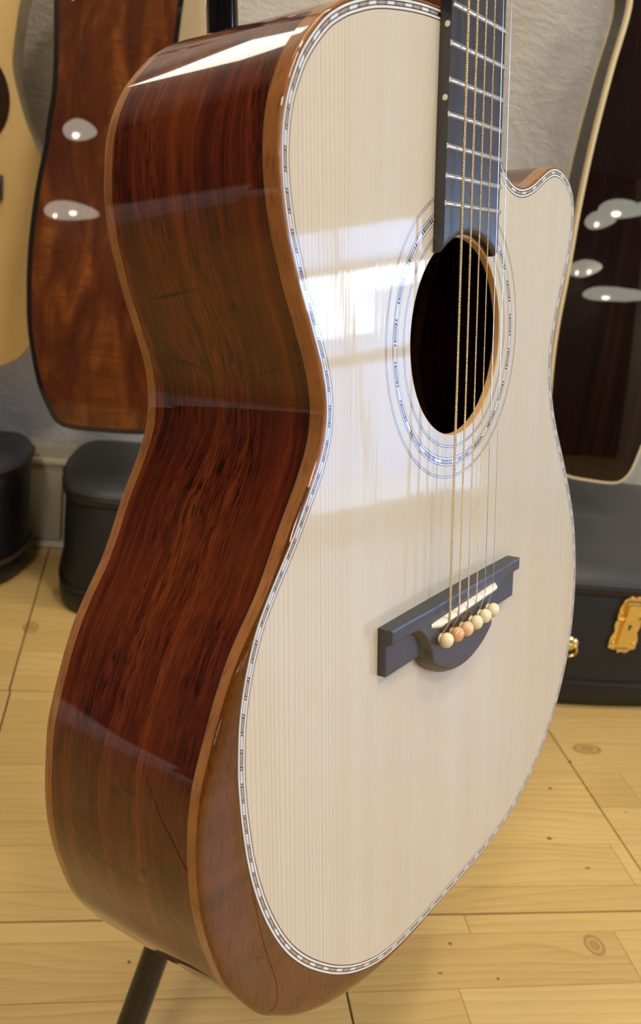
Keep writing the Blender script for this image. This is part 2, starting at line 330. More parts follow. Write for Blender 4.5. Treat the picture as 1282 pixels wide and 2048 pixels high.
# ------------------------------------------------------------------ room
X0, X1, Y0, Y1, ZC = -2.7, 3.0, -3.0, 1.46, 2.5
def wall(name, a, b, mat, smooth=False):
    m = MB(); m.box(a, b); return tag(m.build(name, mat, None, smooth), kind='structure')
floor = wall('floor', (X0-.1, Y0-.1, -.06), (X1+.1, Y1+.1, -.004), M['gap'])
wall('wall_front', (X0-.1, Y1, -.06), (X1+.1, Y1+.1, ZC+.1), M['plaster'])
wall('wall_back', (X0-.1, Y0-.1, -.06), (X1+.1, Y0, ZC+.1), M['dark_wall'])
wall('wall_left', (X0-.1, Y0, -.06), (X0, Y1, ZC+.1), M['dark_wall'])
wall('ceiling', (X0, Y0, ZC), (X1, Y1, ZC+.1), M['ceil'])
WY0, WY1, WZ0, WZ1 = 0.42, 1.40, 0.05, 1.12
m = MB()
m.box((X1, Y0, -.06), (X1+.1, -1.62, ZC+.1)); m.box((X1, .12, -.06), (X1+.1, WY0, ZC+.1)); m.box((X1, -1.62, -.06), (X1+.1, .12, .70)); m.box((X1, -1.62, 2.10), (X1+.1, .12, ZC+.1)); m.box((X1, WY1, -.06), (X1+.1, Y1, ZC+.1))
m.box((X1, WY0, -.06), (X1+.1, WY1, WZ0)); m.box((X1, WY0, WZ1), (X1+.1, WY1, ZC+.1))
tag(m.build('wall_right', M['plaster'], None, False), kind='structure')
win = tag(empty('window_1', loc=(X1, (WY0+WY1)/2, WZ0)), kind='structure')
def wpart(name, a, b, mat):
    mm = MB(); d = Vector(win.location); mm.box(Vector(a)-d, Vector(b)-d); return mm.build(name, mat, win, False)
for a, b in (((X1-.01, WY0, WZ0), (X1+.05, WY0+.03, WZ1)), ((X1-.01, WY1-.03, WZ0), (X1+.05, WY1, WZ1)), ((X1-.01, WY0, WZ0), (X1+.05, WY1, WZ0+.03)), ((X1-.01, WY0, WZ1-.03), (X1+.05, WY1, WZ1)),
             ((X1-.005, 0.99, WZ0), (X1+.045, 1.015, WZ1)), ((X1-.005, WY0, 0.935), (X1+.045, WY1, 0.955)), ((X1-.005, WY0, 0.60), (X1+.045, WY1, 0.64)), ((X1-.005, 0.72, WZ0), (X1+.045, 0.745, WZ1))):
    wpart('window_frame', a, b, M['white_trim'])
wpart('pane', (X1+.02, WY0, WZ0), (X1+.026, WY1, WZ1), M['glass'])
fill_win = tag(empty('added_window', loc=(X1, -.75, .70)), kind='structure')  # unseen window, added to house the cool fill light
for a, b in (((-.01, -.87, 0), (.05, -.83, 1.4)), ((-.01, .83, 0), (.05, .87, 1.4)), ((-.01, -.87, 0), (.05, .87, .04)), ((-.01, -.87, 1.36), (.05, .87, 1.4)), ((-.005, -.02, 0), (.045, .02, 1.4))):
    mm = MB(); mm.box(a, b); mm.build('window_frame', M['white_trim'], fill_win, False)
mm = MB(); mm.box((.02, -.87, 0), (.026, .87, 1.4)); mm.build('pane', M['glass'], fill_win, False)
tag(wall('pavement', (X1+.1, -4, -.2), (12, 6, -.1), M['ground']), kind='structure')
b_ = MB(); b_.box((5.2, -4, -.1), (5.6, 1.25, 0.98)); b_.box((5.2, 1.75, -.1), (5.6, 6, 1.05)); b_.box((5.0, -4, 1.22), (5.6, 6, 1.42))
b_.box((5.2, -4, 1.42), (5.6, 6, 4.0)); b_.box((5.2, 1.25, -.1), (5.6, 1.75, 0.80))
tag(b_.build('neighbour_building', M['facade'], None, False), 'pale building across the street outside the window', 'building')
# floor staves
rows = []
offs = [0, .035, .096, .157, .222, .284, .344, .368]
base = .641
k = -11
while base + k*.368 < Y1:
    for i in range(7):
        a, b = base+k*.368+offs[i], base+k*.368+offs[i+1]
        if a < Y1: rows.append((k, i, a, min(b, Y1)))
    k += 1
ENDS = {(-1, 6): .336, (-1, 5): .483, (-1, 4): .305, (0, 3): .614, (0, 1): .538}
SEAM = {0: -.138, 1: -.140, -1: .204-.693}
far = MB()
for (k, i, a, b) in rows:
    seam0 = SEAM.get(k, -.14 + (.347 if k % 2 else 0))
    xs = [seam0 + .693*j for j in range(-4, 7)]
    cuts = set()
    for x in xs:
        cuts.add((round(x, 4), 1))
        e = ENDS.get((k, i))
        if e is not None and x <= e < x+.693: cuts.add((round(e, 4), 0))
        else:
            cuts.add((round(x + random.uniform(.18, .5), 4), 0))
    cuts = sorted(c for c in cuts if X0-.02 < c[0] < X1+.02)
    cuts = [(X0, 0)] + [c for c in cuts if X0+.03 < c[0] < X1-.03] + [(X1, 0)]
    ga = .0011 if i == 0 else .00025; gb = .0011 if i == 6 else .00025
    for (p, ps), (q, qs) in zip(cuts, cuts[1:]):
        x0 = p + (.0010 if ps else .0003); x1 = q - (.0010 if qs else .0003)
        bx = ((x0, a+ga, -.004), (x1, b-gb, random.uniform(-.00025, 0)))
        if b > .42 and x1 > -.42 and x0 < 1.0:
            mm = MB(); mm.box(*bx); mm.build('stave', M['floor'], floor, False)
        else: far.box(*bx)
o = far.build('staves', M['floor'], floor, False); tag(o, kind='stuff')
# baseboard on the display wall, cap and aluminium strip
bb = tag(empty('baseboard_front', loc=(0, Y1, 0)), kind='structure')
def bpart(name, a, b, mat, bev=0.001):
    mm = MB(); mm.box(Vector(a)-Vector((0, Y1, 0)), Vector(b)-Vector((0, Y1, 0)), bev); return mm.build(name, mat, bb)
for x0, x1 in ((X0, -.85), (-.848, -.124), (-.121, .60), (.602, 1.3), (1.302, 2.1), (2.102, X1)):
    bpart('panel', (x0, Y1-.012, .014), (x1, Y1-.0005, .146), M['base'])
bpart('cap', (X0, Y1-.016, .146), (X1, Y1-.0005, .155), M['base_cap'], .002)
tag(wall('trim_1', (X0, Y1-.016, .0015), (X1, Y1-.0005, .012), M['alu']), kind='structure')
wall('baseboard_left', (X0, Y0, 0), (X0+.012, Y1-.02, .12), M['white_trim'])
m = MB(); m.box((X0+.013, .22, .0), (X0+.35, 1.40, .27), .004); pl = m.build('display_plinth', M['white_trim']); tag(pl, 'low white display plinth along the dark left wall', 'plinth')


# ------------------------------------------------------------------ the guitar in front
GR = Matrix(((0.70562973, -0.11687102, 0.69887613), (0.70828701, 0.14473291, -0.69092829), (-0.02040088, 0.98254443, 0.18490606)))
GT = Vector((0.16959369, 0.42358914, -0.20788083 + CAM_H)) + GR @ Vector((0, -.1866, 0))
GM = Matrix.Translation(GT) @ GR.to_4x4()
guitar = tag(empty('acoustic_guitar', GM), 'glossy cutaway acoustic guitar with pale spruce top and reddish-brown sides, large in front', 'guitar')
def L(x, y, z): return Vector((x*.001, (y+186.6)*.001, z*.001))
BASS_T = [(-27,286),(-43,285),(-62,282.6),(-84,278.3),(-102.5,272),(-112,267.4),(-117.7,264),(-123.9,258.9),(-129.2,253.8),(-134.2,248.1),(-138,242),(-141.5,235.4),(-144.2,227.9),(-145.6,221),(-146.3,213.2),(-146.2,206.5),(-145.3,198.2),(-143.9,191.2),(-142,183.3),(-138.8,175),(-135.2,165.3),(-130.9,156.1),(-127.2,147.8),(-123,138.6),(-120,130.2),(-118.2,122.6),(-117.7,115),(-118.3,108.9),(-119.7,103),(-122.2,96.8),(-126.1,90)]
BEV_T = [(-126.1,90),(-130.6,83.4),(-135.7,76),(-139.4,70.7),(-145.1,63.2),(-153,53.5),(-160.5,43.8),(-165.4,36.6),(-168.9,29.6),(-172.1,21.7),(-175.1,12.4),(-177.8,-.1),(-178.9,-12),(-179.3,-22),(-178.9,-31),(-177.6,-45),(-174.8,-63),(-170.7,-79),(-164.9,-94.8),(-156.7,-111.3),(-147.4,-125.6),(-135.7,-139.3),(-123.3,-151),(-110.9,-161),(-97.5,-169.8),(-85.3,-176),(-72.5,-181),(-57.9,-184.4),(-39.6,-186.2),(-18.5,-186.7)]
BEV_O = [(-126.1,90),(-128.5,86),(-134.5,77.5),(-141.2,68),(-148.5,56.5),(-157,44.5),(-166.5,34),(-174.3,24.5),(-182,12.3),(-188.2,0),(-193.3,-11),(-197,-20),(-200,-33),(-201.2,-46),(-201,-62),(-198.8,-78),(-194.5,-94),(-187,-113.9),(-177.3,-128.9),(-165.7,-144),(-154,-153.7),(-141,-163.2),(-123,-172.8),(-102.5,-180.6),(-76,-186.0),(-56.6,-187.6),(-36,-187.8),(-18.5,-187.6)]
TREB = [(-18.5,-186.7),(7.5,-186.7),(35.8,-186.6),(56.6,-186.1),(75.5,-184.6),(101.9,-179.7),(122.7,-172.2),(140.7,-162.8),(153.8,-153.7),(165.5,-143.2),(177.1,-129.5),(187.2,-113.9),(196.2,-92.7),(200.6,-68.1),(200.9,-42.6),(196.7,-17.6),(188.4,7.5),(175.8,30.8),(161.2,53.6),(146.7,74.1),(136,93.1),(129.6,110.9),(128.2,123.1),(130.6,137.3),(135.7,152.7),(142.4,168.6),(148.6,181.5),(152.6,196.2),(153.3,210),(151.2,219),(146.6,224.8),(139.5,229.6),(130.2,233),(120.4,234.2),(113,233.2),(104.7,230.4),(96.4,226.6),(88,222.6),(79,219.8),(71.8,218.5),(64.8,218.6),(56.7,220.3),(49.6,223.5),(43.5,228.3),(37.5,234.5),(32.8,242),(30,252),(28.5,265),(27.5,278),(27,286)]
n1, n2, n3 = 150, 150, 250
def outl(a, b, c): return catmull(a, n1)[:-1] + catmull(b, n2)[:-1] + catmull(c, n3)
T = outl(BASS_T, BEV_T, TREB); O0 = outl(BASS_T, BEV_O, TREB)
for _ in range(2):
    T = [T[i] if i in (0, len(T)-1) else (T[i-1]+T[i]*2+T[i+1])/4 for i in range(len(T))]
    O0 = [O0[i] if i in (0, len(O0)-1) else (O0[i-1]+O0[i]*2+O0[i+1])/4 for i in range(len(O0))]
NN = len(T)
nT = normals(T); nO = normals(O0)
bevw = [max(0.0, min(1.0, ((O0[i]-T[i]).length-0.6)/8.0)) for i in range(NN)]
for _ in range(12): bevw = [bevw[0]] + [(bevw[i-1]+bevw[i]+bevw[i+1])/3 for i in range(1, NN-1)] + [bevw[-1]]
O = [O0[i] - nO[i]*(1.2*(1-bevw[i])) for i in range(NN)]
def interp(x, tab):
    if x <= tab[0][0]: return tab[0][1]
    for (a, u), (b, w) in zip(tab, tab[1:]):
        if x <= b: s = (x-a)/(b-a); return u+(w-u)*s
    return tab[-1][1]
def depth(y): return interp(y, [(-187, 105), (-150, 103), (-35, 99), (115, 100.5), (215, 97), (286, 95)])
OFF = [(-165, 1), (-110, 3), (-35, 5.5), (30, 2.5), (75, -1), (115, -2.5), (160, 0), (215, 4), (262, 4), (286, 2)]
B = [O[i] + nO[i]*interp(O[i].y, OFF)*(1 if O[i].x < -20 else 0) for i in range(NN)]
arc = [0]
for i in range(1, NN): arc.append(arc[-1] + (O[i]-O[i-1]).length)
def loft(name, rowsf, nrow, mat, uv=True, close=False, rng=None):
    idx = list(rng) if rng else list(range(NN)); vs = []; uvs = []; fs = []
    for i in idx:
        R = rowsf(i); d = 0
        for k, p in enumerate(R):
            vs.append(L(*p)); uvs.append((arc[i]*.001, -p[2]*.001))
    m_ = len(idx)
    for a in range(m_-1 if not close else m_):
        b = (a+1) % m_
        for k in range(nrow-1): fs.append((a*nrow+k, a*nrow+k+1, b*nrow+k+1, b*nrow+k))
    return obj(name, vs, fs, mat, guitar, True, uvs)
def xyat(i, z):       # side wall position at depth z (negative)
    D = depth(O[i].y); s = min(1, max(0, (-z-3)/(D-3))); p = O[i].lerp(B[i], s); return p
zb = [1.4 + 1.6*bevw[i] for i in range(NN)]
NB = 9
def rows_edge(i):      # T -> O, rounded
    r = []
    for k in range(NB):
        a = k/(NB-1)*math.pi/2; p = T[i].lerp(O[i], math.sin(a)**(1.0)); r.append((p.x, p.y, -zb[i]*(1-math.cos(a))))
    return r
BD = 7.6
def rows_bind(i): return [(O[i].x, O[i].y, -zb[i]-(BD-zb[i])*k/3) for k in range(4)]
bi = [i for i in range(NN) if bevw[i] > 0.02]; i0, i1 = bi[0], bi[-1]
loft('armrest', rows_edge, NB, M['mahogany'], rng=range(i0, i1+1))['label'] = 'bevelled reddish-brown mahogany armrest on the lower bass bout'
def rows_eb(i): return rows_edge(i) + rows_bind(i)[1:]
loft('binding', rows_eb, NB+3, M['binding'], rng=range(0, i0+1))
loft('binding', rows_eb, NB+3, M['binding'], rng=range(i1, NN))
loft('binding', lambda i: rows_bind(i), 4, M['binding'], rng=range(i0, i1+1))
loft('side_line', lambda i: [(*xyat(i, -BD), -BD), (*xyat(i, -BD-.7), -BD-.7)], 2, M['black_line'])
NS = 14
def rows_side(i):
    D = depth(O[i].y); z0, z1 = -BD-.7, -(D-6); r = []
    for k in range(NS):
        z = z0+(z1-z0)*k/(NS-1); p = xyat(i, z); r.append((p.x, p.y, z))
    return r
loft('rib', rows_side, NS, M['rosewood'])['label'] = 'glossy red-brown rosewood side with dark streaks'
def rows_bb(i):
    D = depth(O[i].y); r = []
    for z in (-(D-6), -(D-3.5), -(D-1.5)): p = xyat(i, z); r.append((p.x, p.y, z))
    for a in (0.5, 1.0):
        p = xyat(i, -D) + nO[i]*1.5*(1-math.cos(a*math.pi/2)); r.append((p.x, p.y, -(D-1.5)-1.5*math.sin(a*math.pi/2)))
    return r
loft('back_binding', rows_bb, 5, M['binding'])
# back plate (domed)
cx, cy = 0.0, 20.0
vs = []; fs = []; K = 8; uvs = []
for i in range(NN):
    D = depth(O[i].y); p0 = B[i] + nO[i]*1.5
    for k in range(K):
        s = 1-k/K; p = Vector((cx, cy)).lerp(p0, s); vs.append(L(p.x, p.y, -D-8*(1-s*s))); uvs.append((p.y*.001, p.x*.001))
c_ = len(vs); vs.append(L(cx, cy, -101-8)); uvs.append((cy*.001, 0))
for i in range(NN):
    j = (i+1) % NN
    for k in range(K-1): fs.append((i*K+k, j*K+k, j*K+k+1, i*K+k+1))
    fs.append((i*K+K-1, j*K+K-1, c_))
obj('back', vs, fs, M['rosewood'], guitar, True, uvs)
# purfling: concentric flat lines inlaid in the top
def ring_between(name, d0, d1, mat, z=0.0, parent=guitar, rng=None):
    a = inset(T, d0, nT); b = inset(T, d1, nT); idx = list(rng) if rng else list(range(NN)); vs = []; fs = []
    for i in idx: vs += [L(a[i].x, a[i].y, z), L(b[i].x, b[i].y, z)]
    m_ = len(idx)
    for q in range(m_-1): fs.append((2*q, 2*q+1, 2*q+3, 2*q+2))
    return obj(name, vs, fs, mat, parent, False)
PW = 0.52, 1.45, 1.86, 3.15, 3.56, 4.5, 5.0
ring_between('purfling_line', 0.0, PW[0], M['black_line']); ring_between('purfling_strip', PW[0], PW[1], M['white_line'])
ring_between('purfling_line', PW[1], PW[2], M['black_line']); band = ring_between('inlay_band', PW[2], PW[3], M['black_line'], -0.02)
ring_between('purfling_line', PW[3], PW[4], M['black_line']); ring_between('purfling_strip', PW[4], PW[5], M['white_line']); ring_between('purfling_line', PW[5], PW[6], M['black_line'])
mid = inset(T, (PW[2]+PW[3])/2, nT); ma = [0]
for i in range(1, NN): ma.append(ma[-1] + (mid[i]-mid[i-1]).length)
def at_arc(s, d):
    import bisect
    s = min(max(s, 0), ma[-1]-1e-4); i = min(bisect.bisect_right(ma, s)-1, NN-2); u = (s-ma[i])/(ma[i+1]-ma[i])
    return T[i].lerp(T[i+1], u) + (nT[i].lerp(nT[i+1], u))*d
s = 4.0; kk = 0; PER = 7.3
while s + PER < ma[-1]-2:
    L0 = s+.85; L1 = s+PER-.85; sl = 0.6
    vs = []; fs = []
    for q in range(6):
        u = q/5; a = at_arc(L0+(L1-L0)*u - sl/2, PW[2]+.05); b = at_arc(L0+(L1-L0)*u + sl/2, PW[3]-.05); vs += [L(a.x, a.y, 0.0), L(b.x, b.y, 0.0)]
    for q in range(5): fs.append((2*q, 2*q+1, 2*q+3, 2*q+2))
    obj('inlay_block', vs, fs, M['pearl'] if kk % 2 else M['tan_inlay'], band, False)
    vs = []
    for w in (-.22, .22):
        a = at_arc(s+w-sl/2, PW[2]+.05); b = at_arc(s+w+sl/2, PW[3]-.05); vs += [L(a.x, a.y, 0), L(b.x, b.y, 0)]
    obj('inlay_tick', vs, [(0, 1, 3, 2)], M['white_line'], band, False)
    s += PER; kk += 1
# soundboard with its hole
HC = (0.0, 140.6); HR = 49.5
bm = bmesh.new(); loop = inset(T, PW[6], nT)
vo = [bm.verts.new(L(p.x, p.y, 0)) for p in loop]; NH = 128
vh = [bm.verts.new(L(HC[0]+HR*math.cos(2*math.pi*k/NH), HC[1]+HR*math.sin(2*math.pi*k/NH), 0)) for k in range(NH)]
ed = [bm.edges.new((vo[i], vo[(i+1) % len(vo)])) for i in range(len(vo))] + [bm.edges.new((vh[i], vh[(i+1) % NH])) for i in range(NH)]
bmesh.ops.triangle_fill(bm, use_beauty=True, use_dissolve=False, edges=ed, normal=(0, 0, 1))
bm.verts.index_update()
obj('soundboard', [v.co.copy() for v in bm.verts], [[v.index for v in f.verts] for f in bm.faces], M['spruce'], guitar, False)['label'] = 'pale straight-grained spruce top'
bm.free()
vs = []; fs = []
for k in range(NH):
    a = 2*math.pi*k/NH
    for r, z in ((HR+.05, 0.0), (HR-.35, -.15), (HR-.5, -.6), (HR-.5, -3.6), (HR+2, -3.7)): vs.append(L(HC[0]+r*math.cos(a), HC[1]+r*math.sin(a), z))
for k in range(NH):
    j = (k+1) % NH
    for q in range(4): fs.append((k*5+q, j*5+q, j*5+q+1, k*5+q+1))
obj('soundhole_edge', vs, fs, M['hole_edge'], guitar)
# interior lining so the box reads dark
def annulus(name, r0, r1, mat, z=0.05, parent=guitar, a0=0, a1=2*math.pi, n=160, c=HC):
    vs = []; fs = []
    for k in range(n+1):
        a = a0+(a1-a0)*k/n
        for r in (r0, r1): vs.append(L(c[0]+r*math.cos(a), c[1]+r*math.sin(a), z))
    for k in range(n): fs.append((2*k, 2*k+1, 2*k+3, 2*k+2))
    return obj(name, vs, fs, mat, parent, False)
ros = annulus('rosette', 60.9, 65.4, M['black_line'], 0.03); ros['label'] = 'pearl-inlaid soundhole rosette'
for r in (54.7, 55.6, 70.5, 71.4): annulus('ring_line', r, r+.38, M['black_line'], 0.03, ros)
annulus('ring_line', 55.08, 55.6, M['white_line'], 0.03, ros); annulus('ring_line', 70.88, 71.4, M['white_line'], 0.03, ros)
for r0, r1 in ((61.25, 62.05), (64.5, 65.05)): annulus('ring_strip', r0, r1, M['white_line'], 0.06, ros)
nb = 42
for k in range(nb):
    a = 2*math.pi*k/nb; da = 2*math.pi/nb
    annulus('inlay_block', 62.45, 64.1, M['pearl'] if k % 2 else M['tan_inlay'], 0.06, ros, a+da*.13, a+da*.87, 6)
    annulus('inlay_tick', 62.45, 64.1, M['white_line'], 0.06, ros, a-da*.04, a+da*.04, 1)
# end wedge at the tail
vs = []; fs = []; ie = [i for i in range(NN) if O[i].y < -180 and -9 <= O[i].x <= 9]
if len(ie) > 1:
    for i in ie:
        D = depth(O[i].y)
        for k in range(8):
            z = -BD-.8-(D-6.5-BD-.8)*k/7; p = xyat(i, z) - nO[i]*.12; vs.append(L(p.x, p.y, z))
    for a in range(len(ie)-1):
        for k in range(7): fs.append((a*8+k, a*8+k+1, (a+1)*8+k+1, (a+1)*8+k))
    obj('end_wedge', vs, fs, M['darkrose'], guitar)['label'] = 'dark purplish tail wedge'
# neck, fretboard
LS = 645.0
def fy(n): return LS*2**(-n/12)
def fwid(y): return 44.5 + (55.5-44.5)*(LS-y)/322.5
FZ = 6.2
vs = []; fs = []; NE = 24
def fb_end(x): return HC[1] + math.sqrt(max(50.4**2-x*x, 0))
tops = []; prof = []
# fretboard as a strip: columns across the width, each from its own end to the nut
NX = 24
for c in range(NX+1):
    u = c/NX*2-1
    xe = u*29.9; ye = fb_end(xe)
    xm = u*fwid(230)/2; xn = u*fwid(LS)/2
    rad = FZ - 0.35*u*u
    vs += [L(xe, ye, 0.1), L(xe, ye, rad-2.6), L(xe*1.0, ye+.8, rad-1.0), L(xe, ye+2.4, rad-.25), L(xe, ye+5.0, rad), L(xm, 230, rad), L(xn, LS, rad), L(xn, LS, 0.1), L(xm, 230, 0.1)]
for c in range(NX):
    for k in range(9): fs.append((c*9+k, c*9+(k+1) % 9, (c+1)*9+(k+1) % 9, (c+1)*9+k))
fs.append(tuple(range(9))); fs.append(tuple(NX*9+k for k in range(9))[::-1])
fbo = obj('fretboard', vs, fs, M['ebony'], guitar); fbo['label'] = 'dark ebony fretboard ending at the soundhole'
for n in range(1, 21):
    y = fy(n); w = fwid(y)/2; m = MB(); pr_ = []
    for k in range(13):
        u = k/12*2-1; zc = FZ-.35*u*u
        pr_.append((u*(w+.35), zc))
    v = []; f = []
    for (x, zc) in pr_:
        for q in range(9):
            a = math.pi*q/8; v.append(L(x, y+1.25*math.cos(a), zc-.05+1.15*math.sin(a)))
    for c in range(12):
        for q in range(8): f.append((c*9+q, c*9+q+1, (c+1)*9+q+1, (c+1)*9+q))
    f.append(tuple(range(9))); f.append(tuple(12*9+q for q in range(9))[::-1])
    obj('fret', v, f, M['fret'], fbo)
for n in (3, 5, 7, 9, 12, 15, 17):
    y = (fy(n)+fy(n-1))/2; m = MB(); xs = -fwid(y)/2
    m.lathe([(1.35, -.4), (1.35, .06), (1.0, .1)], (0, 0, 0), (-1, 0, 0), 16)
    m.v = [L(p.x+xs, p.y+y, p.z+3.9) for p in m.v]; m.build('side_dot', M['bone'], fbo)
# neck shaft, heel, headstock
vs = []; fs = []
st = [(286, 28, 82), (288, 27.5, 78), (300, 26.5, 46), (315, 26.0, 27), (340, 25.8, 21), (450, 24.5, 20), (600, 22.8, 18.5), (648, 22, 18)]
NP = 13
for y, w, d in st:
    for k in range(NP):
        a = math.pi*k/(NP-1); vs.append(L(-w*math.cos(a), y, -d*math.sin(a)**.8 + .1))
for i in range(len(st)-1):
    for k in range(NP-1): fs.append((i*NP+k, i*NP+k+1, (i+1)*NP+k+1, (i+1)*NP+k))
    fs.append((i*NP, (i+1)*NP, (i+1)*NP+NP-1, i*NP+NP-1))
fs.append(tuple(range(NP))); fs.append(tuple((len(st)-1)*NP+k for k in range(NP))[::-1])
obj('neck', vs, fs, M['heel'], guitar)
m = MB(); hp = [(-22, 648), (-31, 672), (-35, 820), (-18, 834), (18, 834), (35, 820), (31, 672), (22, 648)]
m.add([L(x, y, 3-(y-648)*.22) for x, y in hp] + [L(x, y, -13-(y-648)*.22) for x, y in hp], [tuple(range(8)), tuple(range(15, 7, -1))] + [(i, i+8, (i+1) % 8+8, (i+1) % 8) for i in range(8)])
hs = m.build('headstock', M['heel'], guitar, False)
m = MB(); m.box(L(-22, 645, 3), L(22, 650, 8.2), .0006); m.build('nut', M['bone'], guitar)
for i, sx in enumerate((-1, -1, -1, 1, 1, 1)):
    y = 700 + (i % 3)*45; m = MB(); zc = -5-(y-648)*.22
    m.lathe([(.003, 0), (.003, .016), (.0065, .017), (.0065, .026), (.004, .028)], L(sx*33, y, zc), (sx, 0, 0), 12); m.lathe([(.0035, 0), (.0035, .014)], L(sx*22, y, zc+6), (0, 0, 1), 12)
    m.build('tuner', M['fret'], guitar)
# bridge: carved height field
def smooth(a, b, x): t = max(0, min(1, (x-a)/(b-a))); return t*t*(3-2*t)
def br_bottom(x):
    ax = abs(x-1)
    yb = -16.5
    if ax < 44:
        e = max(0.0, 1-(ax/42.0)**2.0)
        yb = min(yb, -16.5 - 21.0*(e**.75 if e > 0 else 0))
    return yb
def br_top(x): return 8.3 - 0.6*(abs(x)/75)**2
def rec(x, y):       # 0..1: inside the scooped wing
    ax = abs(x)
    edge_y = 0.0 if ax > 56 else 0.0 - ((56-ax)/15.0)**2.0*9.0
    return smooth(-1.3, 1.3, edge_y - y) * smooth(35, 40, ax)
vs = []; fs = []; NXB, NYB = 150, 48
grid = []
for a in range(NXB+1):
    x = -75 + 150*a/NXB; yb, yt = br_bottom(x), br_top(x); col_ = []
    for b in range(NYB+1):
        y = yb + (yt-yb)*b/NYB; z = 9.2
        z -= 1.0*smooth(30, 75, abs(x))
        ed = min(y-yb, 75-abs(x)); 
        z = z*(1-rec(x, y)) + 4.6*rec(x, y)
        roundover = min(1, (y-yb)/4.0)
        if abs(x) < 40: z *= 0.45 + 0.55*math.sin(max(0, roundover)*math.pi/2)
        e2 = min(1.0, (yt-y)/0.8, (75-abs(x))/0.8+.15); z -= 0.35*(1-max(0, e2))
        col_.append((x, y, z))
    grid.append(col_)
vs = [L(*p) for c in grid for p in c]; H = NYB+1
for a in range(NXB):
    for b in range(NYB): fs.append((a*H+b, (a+1)*H+b, (a+1)*H+b+1, a*H+b+1))
n0 = len(vs); rim = [a*H for a in range(NXB+1)] + [NXB*H+b for b in range(1, NYB+1)] + [a*H+NYB for a in range(NXB-1, -1, -1)] + [b for b in range(NYB-1, 0, -1)]
for i in rim: p = vs[i]; vs.append(Vector((p.x, p.y, .00004)))
for q in range(len(rim)):
    r2 = (q+1) % len(rim); fs.append((rim[q], n0+q, n0+r2, rim[r2]))
br = obj('bridge', vs, fs, M['ebony_bridge'], guitar); br['label'] = 'black ebony bridge with scooped wings and belly'
m = MB(); pts = []
for k in range(17):
    x = -38.0 + 76*k/16; pts.append((x, -1.2+2.2*k/16))
v = []; f = []
for (x, y) in pts:
    e = 1 if abs(x) < 36.5 else .55
    for q in range(9):
        a = math.pi*q/8; v.append(L(x, y+1.6*math.cos(a)*(1 if e == 1 else .8), 11.2*e+4*(1-e)+1.55*math.sin(a) if q not in (0, 8) else 6.0))
for c in range(16):
    for q in range(8): f.append((c*9+q, c*9+q+1, (c+1)*9+q+1, (c+1)*9+q))
f.append(tuple(range(9))); f.append(tuple(16*9+q for q in range(9))[::-1])
sd = obj('saddle', v, f, M['bone'], br)
PINX = [-27.6, -15.6, -4.2, 7.2, 18.0, 28.4]
for k, x in enumerate(PINX):
    m = MB(); prf = [(2.6, -5), (2.6, 0.0), (3.2, .3), (2.7, .9)]
    for q in range(0, 10):
        a = -0.95 + (q/9)*(math.pi/2+.95); prf.append((4.15*math.cos(a), 4.3+3.6*math.sin(a)))
    m.lathe(prf, (0, 0, 0), (0, -.10, 1), 20); m.v = [L(p.x+x, p.y-10.6-1.2*(1-abs(x)/28), p.z+8.4) for p in m.v]
    o = m.build('bridge_pin', M['pin_amber'] if k == 1 else (M['pin_peach'] if k == 2 else M['pin_cream']), br)
    if k in (1, 2): o['label'] = 'orange-tinted bridge pin'
# strings
RAD = [.66, .53, .41, .31, .22, .17]
for k in range(6):
    u = k/5-.5; xs, xn = u*52.0, u*37.5; r = RAD[k]*.001
    ys_ = -1.2+2.2*(xs+38)/76
    P = [L(PINX[k]*.55+xs*.45+.2, -8.2, 9.6), L(PINX[k]*.35+xs*.65, -6.0, 10.6), L(xs, ys_-1.6, 12.3), L(xs, ys_, 13.05), L(xs, ys_+2.5, 13.15)]
    for q in range(1, 41):
        s_ = q/40; P.append(L(xs+(xn-xs)*s_, ys_+2.5+(LS-ys_-2.5)*s_, 13.15+(8.4-13.15)*s_))
    P += [L(xn*1.0, 660, 5.0), L(xn*1.15, 700+(k % 3)*20, -2-(52+(k % 3)*20)*.22+4)]
    m = MB(); m.tube(P, r, 8); d = [0]
    for a, b in zip(P, P[1:]): d.append(d[-1]+(b-a).length)
    uvs = [(d[i//8], (i % 8)/8) for i in range(len(m.v))]
    obj('string', m.v, m.f, M['wound'] if k < 4 else M['steel'], guitar, True, uvs)

# ------------------------------------------------------------------ tubular stand behind the guitar
hub = Vector((.0755, .5150, .326)); GI = GM
stand = tag(empty('guitar_stand', loc=(hub.x, hub.y, 0)), 'black tubular guitar stand, pole and slanting leg seen behind front guitar', 'stand')
def rel(p): return Vector(p) - Vector((hub.x, hub.y, 0))
def gw(x, y, z): return GM @ L(x, y, z)
m = MB(); m.tube([rel(gw(0, -95, -152)), rel(gw(0, 430, -152))], .0089, 24); m.build('pole', M['black_tube'], stand)
m = MB(); m.tube([rel(gw(0, 425, -152)), rel(gw(0, 640, -152))], .0068, 20); m.tube([rel(gw(0, 636, -152)), rel(gw(0, 668, -60))], .006, 12); m.tube([rel(gw(-32, 664, -12)), rel(gw(-30, 664, -45)), rel(gw(0, 668, -60)), rel(gw(30, 664, -45)), rel(gw(32, 664, -12))], .0055, 12); m.build('neck_yoke', M['rubber'], stand)
m = MB(); m.lathe([(.015, -.035), (.017, -.03), (.017, .03), (.012, .04)], rel(hub), GR @ Vector((0, 1, 0)), 20); m.build('hub', M['rubber'], stand)
